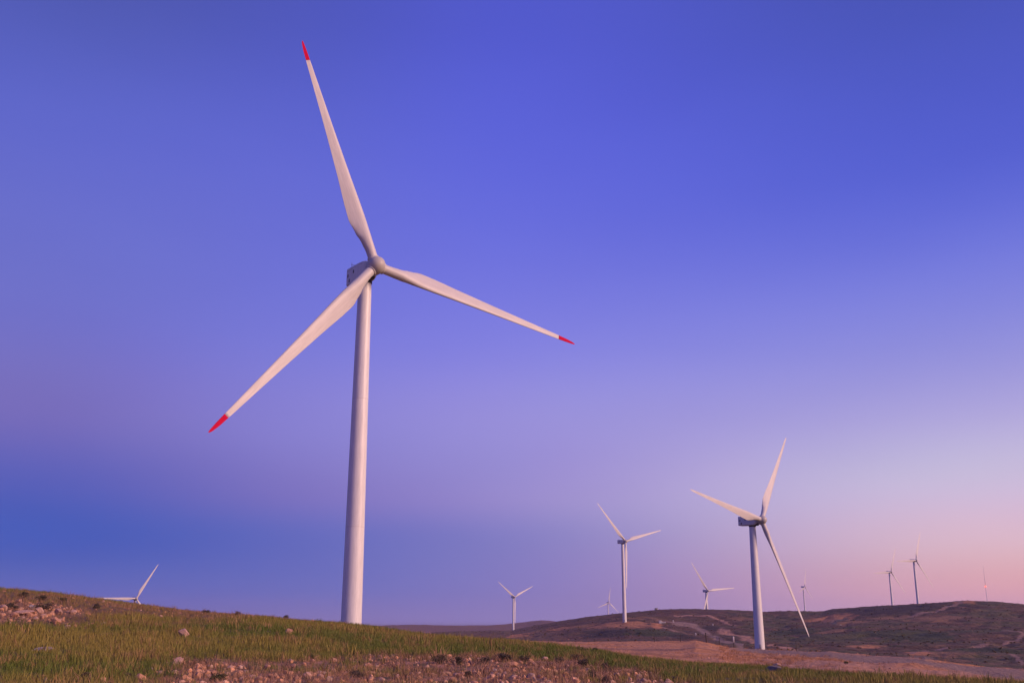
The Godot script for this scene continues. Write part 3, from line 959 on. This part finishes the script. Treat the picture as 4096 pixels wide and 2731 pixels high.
func build_rocks() -> void:
	var meshes := []
	for k in 8:
		meshes.append(stone_mesh(31 + k * 7, 2, [0.75, 0.6, 0.85, 0.7, 0.5, 0.8, 0.65, 0.9][k]))
	var slab := stone_mesh(400, 2, 0.28)
	var few := "small pale rocks lying in the stony strip along the bottom edge"
	var belt := "small pale rocks of the outcrop at the left edge"
	var list := [
		[-25.74, 63.6, 0.50, "pink", "blocky pink boulder cut by the left edge of the picture"], [-25.06, 68.6, 0.50, "brown", "low orange rock above the outcrop, near the left edge"], [-24.47, 65.0, 0.42, "grey", "grey rock between the leftmost boulder and the dark scrub"],
		[-24.85, 61.7, 0.98, "slab", "broad flat pinkish slab at the front of the left outcrop"], [-24.10, 62.4, 0.66, "pink", "largest rounded pink boulder in the left outcrop"], [-23.53, 63.0, 0.22, "pink", "", belt], [-23.23, 63.2, 0.52, "pink", "upright pink rock right of the largest boulder of the left outcrop"],
		[-22.58, 63.8, 0.36, "pink", "rounded pink rock at the right end of the left outcrop"], [-23.34, 58.3, 0.50, "brown", "low orange rock at the lower edge of the left outcrop"], [-22.75, 57.2, 0.42, "pink", "pale rock in the grass just below the left outcrop"],
		[-24.5, 60.2, 0.4, "brown", "", belt], [-23.9, 60.0, 0.34, "pink", "", belt], [-25.2, 60.6, 0.42, "brown", "", belt], [-23.0, 60.6, 0.3, "brown", "", belt], [-24.2, 58.8, 0.3, "pink", "", belt],
		[-21.07, 60.0, 0.26, "grey", "lone pale grey rock in green grass right of the left outcrop"], [-21.68, 59.2, 0.26, "brown", "low brown rock half sunk in grass right of the left outcrop"],
		[-16.05, 80.3, 0.24, "brown", "small orange stone on the upper slope under the skyline, left of the tall turbine"], [-17.03, 65.5, 0.18, "pink", "tiny pink stone in the green upper slope on the left"], [-17.24, 54.9, 0.68, "pink", "wide pink rock alone in the middle of the green slope"],
		[-17.64, 51.1, 0.20, "pink", "small stone in the grass below the wide pink rock"], [-23.81, 45.9, 0.80, "greyslab", "flat grey slab in the green grass at lower left"], [-17.37, 40.3, 0.52, "pink", "rounded orange-pink boulder at the top of the bottom stony strip"],
		[-19.09, 34.3, 0.42, "brown", "orange rock at the left end of the bottom stony strip"], [-22.18, 36.5, 0.16, "grey", "small grey stone in grass at the bottom left"], [-23.46, 34.1, 0.26, "grey", "grey stone on the bottom edge at the left"],
		[-13.63, 34.7, 0.28, "pink", "", few], [-14.70, 39.0, 0.22, "pink", "", few], [-15.55, 36.8, 0.32, "brown", "", few], [-16.3, 36.0, 0.26, "brown", "", few], [-18.64, 38.5, 0.2, "grey", "", few],
		[-11.92, 60.5, 0.50, "brown", "flat orange slab in the grass left of the tall turbine's foot"], [-12.88, 50.3, 0.16, "grey", "small white stone in the middle of the grass, left of the tall turbine"], [-10.60, 83.0, 0.24, "pink", "small pink stone on the skyline just left of the tall turbine"],
		[-10.78, 33.4, 0.32, "pink", "tall pointed pink stone standing at the bottom edge below the tall turbine"], [-10.18, 36.0, 0.26, "pink", "", few], [-0.88, 38.9, 0.24, "grey", "whitish stone under the dark scrub in the bottom centre"], [-0.42, 34.3, 0.28, "pink", "pale pink rock near the bottom edge, right of centre"],
		[-3.29, 71.0, 0.14, "brown", "tiny orange stone on the grass crest in front of the distant hills"], [-4.54, 41.3, 0.25, "pink", "", few], [-11.52, 40.8, 0.22, "brown", "", few], [-7.62, 41.2, 0.32, "brown", "", few], [-12.88, 39.5, 0.26, "brown", "", few], [-9.51, 37.8, 0.25, "pink", "", few],
		[-4.99, 35.3, 0.2, "pink", "", few], [-7.93, 38.9, 0.2, "grey", "", few], [-6.13, 33.0, 0.2, "pink", "", few], [-10.11, 32.7, 0.24, "pink", "", few], [-13.22, 33.2, 0.24, "brown", "", few],
		[2.91, 44.9, 0.22, "pink", "", few], [1.75, 49.9, 0.32, "pink", "pink rock at the upper edge of the stony strip, right of the dark scrub"], [0.12, 41.8, 0.32, "brown", "", few], [5.56, 36.2, 0.28, "pink", "pale pink rock on the bottom right of the stony strip"],
		[6.29, 32.8, 0.15, "pink", "", few], [8.23, 32.0, 0.24, "pink", "pale rock on the bottom edge at the right end of the stony strip"], [2.56, 39.4, 0.22, "brown", "", few], [1.2, 43.5, 0.25, "pink", "", few], [2.2, 42.0, 0.2, "brown", "", few], [-2.0, 37.2, 0.22, "pink", "", few], [-8.8, 35.0, 0.24, "brown", "", few],
		[13.93, 93.6, 0.7, "slab", "pale pink boulder on the dirt bank below the second largest turbine"], [13.69, 46.4, 0.78, "slate", "dark grey flat boulder lying in the grass at lower right"], [13.2, 46.8, 0.34, "slate", "smaller dark grey stone at the left end of the dark boulder"],
		[14.05, 47.6, 0.2, "grey", "pale grey stone at the right end of the dark boulder"], [14.56, 41.8, 0.16, "grey", "first small pale stone right of the dark boulder"], [15.20, 41.2, 0.13, "brown", "second small orange stone right of the dark boulder"], [15.60, 38.8, 0.13, "pink", "third small pink stone right of the dark boulder"],
		[16.4, 47.0, 0.15, "grey", "rightmost small grey stone in the lower right grass"],
	]
	var n := 0
	for e in list:
		var m: Material = mats.pink_stone
		var mesh: Mesh = meshes[n % 8]
		var what: String = e[3]
		if what == "brown":
			m = mats.brown_stone
		elif what == "grey" or what == "greyslab":
			m = mats.grey_stone
		elif what == "slate":
			m = mats.slate_stone
		if what == "slab" or what == "greyslab":
			mesh = slab
		var s: float = e[2] * 1.22
		var o := part("rock", mesh, m, self)
		var tall := 0.15 if mesh != slab else 0.07
		o.transform = Transform3D(Basis(Vector3.UP, n * 2.1).scaled(Vector3(s, s * (1.0 if what != "slate" else 0.5), s)), spot(e[0], e[1], s * tall + 0.04))
		if e[4] == "":
			var rank := 0
			for other in list:
				if other[4] == "" and other[5] == e[5] and other[0] < e[0]:
					rank += 1
			var tone := "orange" if what == "brown" else "grey" if what == "grey" else "pink"
			tag(o, "small %s rock, %s from the left among the small rocks of the %s" % [tone, nth(rank), "bottom stony strip" if e[5] == few else "left outcrop"], "rock", e[5])
		else:
			tag(o, e[4], "rock", "loose rocks on the grassy slope" if e[1] < 90 else "")
		n += 1


func build_shrubs() -> void:
	var crowns := []
	var stems := stem_mesh(5)
	for k in 5:
		crowns.append(shrub_mesh(60 + k, 620))
	var upper := "dark scrub bushes among the rocks of the upper left slope"
	var lower := "dark scrub bushes along the top of the stony strip"
	var names := {upper: "low dark bush among the upper left rocks", lower: "dark brown bush along the top of the stony strip"}
	var list := [
		[-24.88, 75.0, 0.80, 0.42, 0, "", upper], [-24.13, 73.2, 0.78, 0.50, 0, "", upper], [-23.16, 74.4, 0.75, 0.36, 1, "greenish low bush on the upper left slope just under the skyline"], [-23.94, 64.6, 1.15, 0.48, 0, "widest dark bush, behind the largest boulder of the left outcrop"],
		[-25.44, 64.5, 0.85, 0.44, 0, "dark bush between the rocks at the left edge"], [-21.50, 70.6, 0.66, 0.42, 0, "", upper], [-19.95, 67.2, 0.48, 0.28, 0, "", upper], [-16.13, 84.7, 0.65, 0.40, 0, "dark bush on the skyline right of the rotor behind the slope"], [-14.56, 82.5, 0.54, 0.36, 0, "second dark bush on the skyline, between the far-left rotor and the tall turbine"],
		[-19.64, 35.2, 0.42, 0.26, 0, "dark bush at the left end of the bottom stony strip"], [-21.61, 34.1, 0.5, 0.32, 0, "dark bush in the bottom left grass, left of the stony strip"], [-15.30, 32.9, 0.78, 0.32, 1, "wide greenish bush on the bottom edge at the left"], [-12.05, 85.4, 0.46, 0.46, 0, "round dark bush alone on the skyline left of the tall turbine"],
		[-10.61, 44.4, 0.34, 0.32, 1, "greenish tuft bush in the grass below the tall turbine"], [-3.85, 43.7, 0.7, 0.40, 0, "", lower], [-2.92, 43.5, 0.6, 0.40, 0, "", lower], [-1.47, 43.7, 0.6, 0.36, 0, "", lower], [-0.59, 45.2, 0.96, 0.42, 0, "", lower], [-0.54, 56.6, 0.40, 0.40, 0, "single dark bush in the green grass above the stony strip, at centre"],
		[-8.36, 33.7, 0.6, 0.25, 0, "low dark bush on the bottom edge below the tall turbine"], [-2.33, 33.0, 0.4, 0.25, 0, "low bush on the bottom edge near centre"], [-8.05, 42.8, 0.26, 0.22, 1, "smallest greenish bush at the top of the stony strip"], [0.70, 45.5, 0.62, 0.44, 0, "", lower], [2.56, 47.6, 0.5, 0.36, 0, "", lower],
		[3.73, 64.1, 1.1, 0.56, 1, "largest greenish bush on the crest in front of the dirt ground"], [4.49, 69.0, 0.85, 0.46, 1, "greenish bush right behind the largest crest bush"], [3.78, 43.9, 0.6, 0.42, 0, "", lower], [3.43, 53.2, 0.72, 0.38, 0, "dark bush between the crest bushes and the stony strip"], [4.99, 44.1, 0.46, 0.33, 0, "", lower],
		[4.29, 34.5, 0.4, 0.38, 0, "dark upright bush near the bottom edge right of centre"], [4.91, 32.4, 0.46, 0.25, 0, "low bush on the bottom edge right of centre"], [8.63, 33.2, 0.48, 0.22, 0, "low dark bush on the bottom edge at the right end of the stony strip"],
		[17.33, 96.0, 0.42, 0.34, 1, "green bush on the red dirt bank, left of its pair"], [19.59, 85.1, 0.36, 0.26, 1, "small green bush at the foot of the dirt bank"], [21.00, 81.5, 0.58, 0.28, 1, "low green bush at the foot of the dirt bank, furthest right"],
	]
	var n := 0
	for e in list:
		var label: String = e[5]
		if label == "":
			var rank := 0
			for other in list:
				if other.size() > 6 and other[6] == e[6] and other[0] < e[0]:
					rank += 1
			label = "%s, %s from the left" % [names[e[6]], nth(rank)]
		var b := thing("scrub_bush", label, "bush", spot(e[0], e[1], -0.03), n * 1.7, e[6] if e.size() > 6 else "scrub bushes on the slope")
		var size := Basis().scaled(Vector3(e[2], e[3] * 1.15, e[2]))
		var crown := part("foliage", crowns[n % 5], mats.scrub if e[4] == 0 else mats.green_scrub, b, Transform3D(size, Vector3.ZERO))
		crown.set_meta("kind", "stuff")
		part("stem", stems, mats.wood, b, Transform3D(size, Vector3.ZERO))
		n += 1


func nth(rank: int) -> String:
	return ["first", "second", "third", "fourth", "fifth", "sixth", "seventh", "eighth", "ninth", "tenth", "eleventh", "twelfth", "thirteenth", "fourteenth", "fifteenth", "sixteenth", "seventeenth", "eighteenth", "nineteenth", "twentieth", "twenty-first", "twenty-second", "twenty-third", "twenty-fourth", "twenty-fifth", "twenty-sixth"][rank]


func _ready() -> void:
	rng.seed = 4
	# camera
	var cam := Camera3D.new()
	cam.name = "camera"
	add_child(cam)
	cam.keep_aspect = Camera3D.KEEP_HEIGHT
	cam.fov = 36.94
	cam.rotation_degrees = Vector3(15.6, 0, 0)
	cam.near = 0.1
	cam.far = 20000
	cam.current = true
	# sky and air
	var env := Environment.new()
	env.background_mode = Environment.BG_SKY
	env.sky = Sky.new()
	var sm := PanoramaSkyMaterial.new()
	sm.panorama = dusk_sky()
	env.sky.sky_material = sm
	env.tonemap_mode = Environment.TONE_MAPPER_LINEAR
	env.tonemap_exposure = 1.0
	env.sdfgi_enabled = true
	env.ssao_enabled = true
	env.ssil_enabled = true
	env.fog_enabled = FOG > 0.0
	env.fog_density = FOG
	env.fog_light_color = Color(0.72, 0.66, 0.86)
	var we := WorldEnvironment.new()
	we.name = "world_environment"
	we.environment = env
	add_child(we)
	# the last light from low on the right, behind the camera's shoulder
	var sun := DirectionalLight3D.new()
	sun.name = "sun"
	sun.light_energy = SUN
	sun.light_color = lin(1.0, 0.63, 0.45)
	sun.light_angular_distance = 20.0
	sun.shadow_enabled = true
	var az := deg_to_rad(SUN_BEARING)
	var el := deg_to_rad(SUN_HEIGHT)
	var to_sun := Vector3(sin(az) * cos(el), sin(el), -cos(az) * cos(el))
	sun.look_at_from_position(Vector3.ZERO, -to_sun)
	add_child(sun)

	material("white_paint", lin(0.78, 0.75, 0.775), 0.42)
	material("blade_paint", lin(0.67, 0.625, 0.63), 0.5)
	material("grey_paint", lin(0.78, 0.74, 0.72), 0.5)
	material("hub_paint", lin(0.46, 0.425, 0.415), 0.5)
	material("seam_paint", lin(0.52, 0.48, 0.48), 0.6)
	material("door_paint", lin(0.30, 0.29, 0.31), 0.6)
	material("red_paint", lin(0.62, 0.008, 0.055), 0.7).metallic_specular = 0.15
	material("dark_metal", lin(0.06, 0.05, 0.05), 0.7)
	material("concrete", lin(0.40, 0.34, 0.30), 0.9)
	material("wood", lin(0.07, 0.05, 0.045), 0.9)
	material("pale_wall", lin(0.62, 0.58, 0.58), 0.7)
	# rain streaks along towers and blades
	var streaks := noise_texture(0.03, 4, 0.87, 1.0, 21, 256)
	for called: String in ["white_paint", "blade_paint", "grey_paint", "red_paint"]:
		mats[called].albedo_texture = streaks
		mats[called].uv1_triplanar = true
		mats[called].uv1_scale = Vector3(0.32, 0.022, 0.32)
	material("pebble", Color.WHITE, 0.95, true)
	material("pebble_pale", lin(0.52, 0.45, 0.42), 0.9)
	var leaf := material("leaf", Color.WHITE, 0.75, true)
	leaf.cull_mode = BaseMaterial3D.CULL_DISABLED
	leaf.backlight_enabled = true
	leaf.backlight = Color(0.25, 0.22, 0.12)
	var scrub := material("scrub", lin(0.085, 0.062, 0.042), 0.85)
	scrub.cull_mode = BaseMaterial3D.CULL_DISABLED
	var scrub2 := material("green_scrub", lin(0.085, 0.082, 0.03), 0.85)
	scrub2.cull_mode = BaseMaterial3D.CULL_DISABLED
	var dirt_tone := noise_texture(0.02, 5, 0.70, 1.0, 3)
	var dirt_bump := noise_texture(0.02, 5, 0, 1, 3, 512, 10.0)
	for e in [["near_soil", 0.45], ["dirt", 0.16], ["far_land", 0.022]]:
		var m := material(e[0], Color.WHITE, 0.95, true)
		m.albedo_texture = dirt_tone
		m.normal_enabled = true
		m.normal_texture = dirt_bump
		m.normal_scale = 1.0
		m.uv1_triplanar = true
		m.uv1_world_triplanar = true
		m.uv1_scale = Vector3.ONE * e[1]
	for e in [["pink_stone", Color(0.66, 0.39, 0.30)], ["grey_stone", Color(0.52, 0.42, 0.40)], ["slate_stone", Color(0.27, 0.21, 0.185)], ["brown_stone", Color(0.64, 0.32, 0.20)]]:
		var m := material(e[0], lin(e[1].r, e[1].g, e[1].b), 0.95)
		m.albedo_texture = dirt_tone
		m.normal_enabled = true
		m.normal_texture = dirt_bump
		m.uv1_triplanar = true
		m.uv1_scale = Vector3.ONE * 0.8

	build_land()
	turbine_shapes()
	build_turbines()
	build_site()
	build_rocks()
	build_shrubs()
	build_grass()


const FOG := 0.000035
const SUN := 1.25
const SUN_BEARING := 111.0
const SUN_HEIGHT := 22.0


# ---------------------------------------------------------------- the sky
# Colours of the air after sunset by elevation, at five angles away from where the sun went down (bearing 100).
func dusk_sky() -> ImageTexture:
	var els := PackedFloat32Array([0, 2, 4.5, 7, 11, 16, 24, 34, 55, 90])
	var turns := PackedFloat32Array([0, 74, 100, 112.5, 126, 180])
	var tones := [
		[Color8(240, 150, 112), Color8(246, 168, 125), Color8(244, 188, 155), Color8(232, 194, 180), Color8(200, 182, 205), Color8(158, 152, 210), Color8(115, 120, 205), Color8(90, 100, 190), Color8(74, 84, 170), Color8(66, 76, 156)],
		[Color8(208, 162, 188), Color8(226, 170, 180), Color8(224, 189, 206), Color8(208, 192, 221), Color8(174, 166, 222), Color8(134, 137, 223), Color8(86, 98, 209), Color8(74, 86, 182), Color8(70, 80, 162), Color8(66, 76, 156)],
		[Color8(142, 128, 186), Color8(132, 124, 191), Color8(130, 126, 195), Color8(151, 139, 205), Color8(150, 142, 216), Color8(127, 127, 223), Color8(99, 106, 220), Color8(82, 90, 203), Color8(70, 80, 168), Color8(66, 76, 156)],
		[Color8(128, 118, 180), Color8(104, 111, 189), Color8(95, 106, 190), Color8(123, 115, 193), Color8(134, 128, 209), Color8(117, 119, 214), Color8(100, 107, 211), Color8(80, 89, 188), Color8(71, 81, 166), Color8(66, 76, 156)],
		[Color8(106, 108, 178), Color8(92, 105, 186), Color8(66, 92, 184), Color8(86, 96, 185), Color8(118, 109, 187), Color8(110, 112, 200), Color8(98, 106, 204), Color8(78, 88, 174), Color8(72, 82, 164), Color8(66, 76, 156)],
		[Color8(100, 100, 160), Color8(86, 98, 170), Color8(76, 93, 175), Color8(95, 100, 180), Color8(125, 118, 186), Color8(114, 115, 192), Color8(100, 106, 192), Color8(86, 94, 182), Color8(74, 84, 166), Color8(66, 76, 156)],
	]
	var w := 1024
	var h := 512
	var im := Image.create(w, h, false, Image.FORMAT_RGBAF)
	im.fill(Color(0.10, 0.075, 0.07))
	var haze := FastNoiseLite.new()
	haze.seed = 9
	haze.frequency = 0.8
	haze.fractal_octaves = 4
	var half := {}
	for x in w:
		var az := (x + 0.5) / w * 360.0   # the seam of a panorama lies straight ahead
		var away := absf(wrapf(az - 100.0, -180.0, 180.0))
		var column := []
		for e in els.size():
			var v := Vector3.ZERO
			for c in 3:
				var ys := PackedFloat32Array()
				for t in turns.size():
					ys.append(tones[t][e][c])
				v[c] = eased(turns, ys, away)
			column.append(v)
		var chans := []
		for c in 3:
			var ys := PackedFloat32Array()
			for e in els.size():
				ys.append(column[e][c])
			chans.append(ys)
		for y in h / 2:
			var el := 90.0 - (y + 0.5) / h * 180.0
			var veil := 1.0 + haze.get_noise_3d(sin(deg_to_rad(az)) * 1.6, el * 0.10, cos(deg_to_rad(az)) * 1.6) * 0.035
			im.set_pixel(x, y, Color(eased(els, chans[0], el) * veil, eased(els, chans[1], el) * veil, eased(els, chans[2], el) * (0.5 + 0.5 * veil)).srgb_to_linear())
	return ImageTexture.create_from_image(im)


# monotone cubic through the points
func eased(x: PackedFloat32Array, y: PackedFloat32Array, at: float) -> float:
	var n := x.size()
	var i := clampi(x.bsearch(at) - 1, 0, n - 2)
	var h := x[i + 1] - x[i]
	var t := clampf((at - x[i]) / h, 0, 1)
	var d := (y[i + 1] - y[i]) / h
	var m0 := 0.0
	var m1 := 0.0
	if i > 0:
		var dp := (y[i] - y[i - 1]) / (x[i] - x[i - 1])
		if dp * d > 0:
			m0 = 2 * dp * d / (dp + d)
	if i < n - 2:
		var dn := (y[i + 2] - y[i + 1]) / (x[i + 2] - x[i + 1])
		if dn * d > 0:
			m1 = 2 * dn * d / (dn + d)
	var t2 := t * t
	var t3 := t2 * t
	return (2 * t3 - 3 * t2 + 1) * y[i] + (t3 - 2 * t2 + t) * h * m0 + (3 * t2 - 2 * t3) * y[i + 1] + (t3 - t2) * h * m1
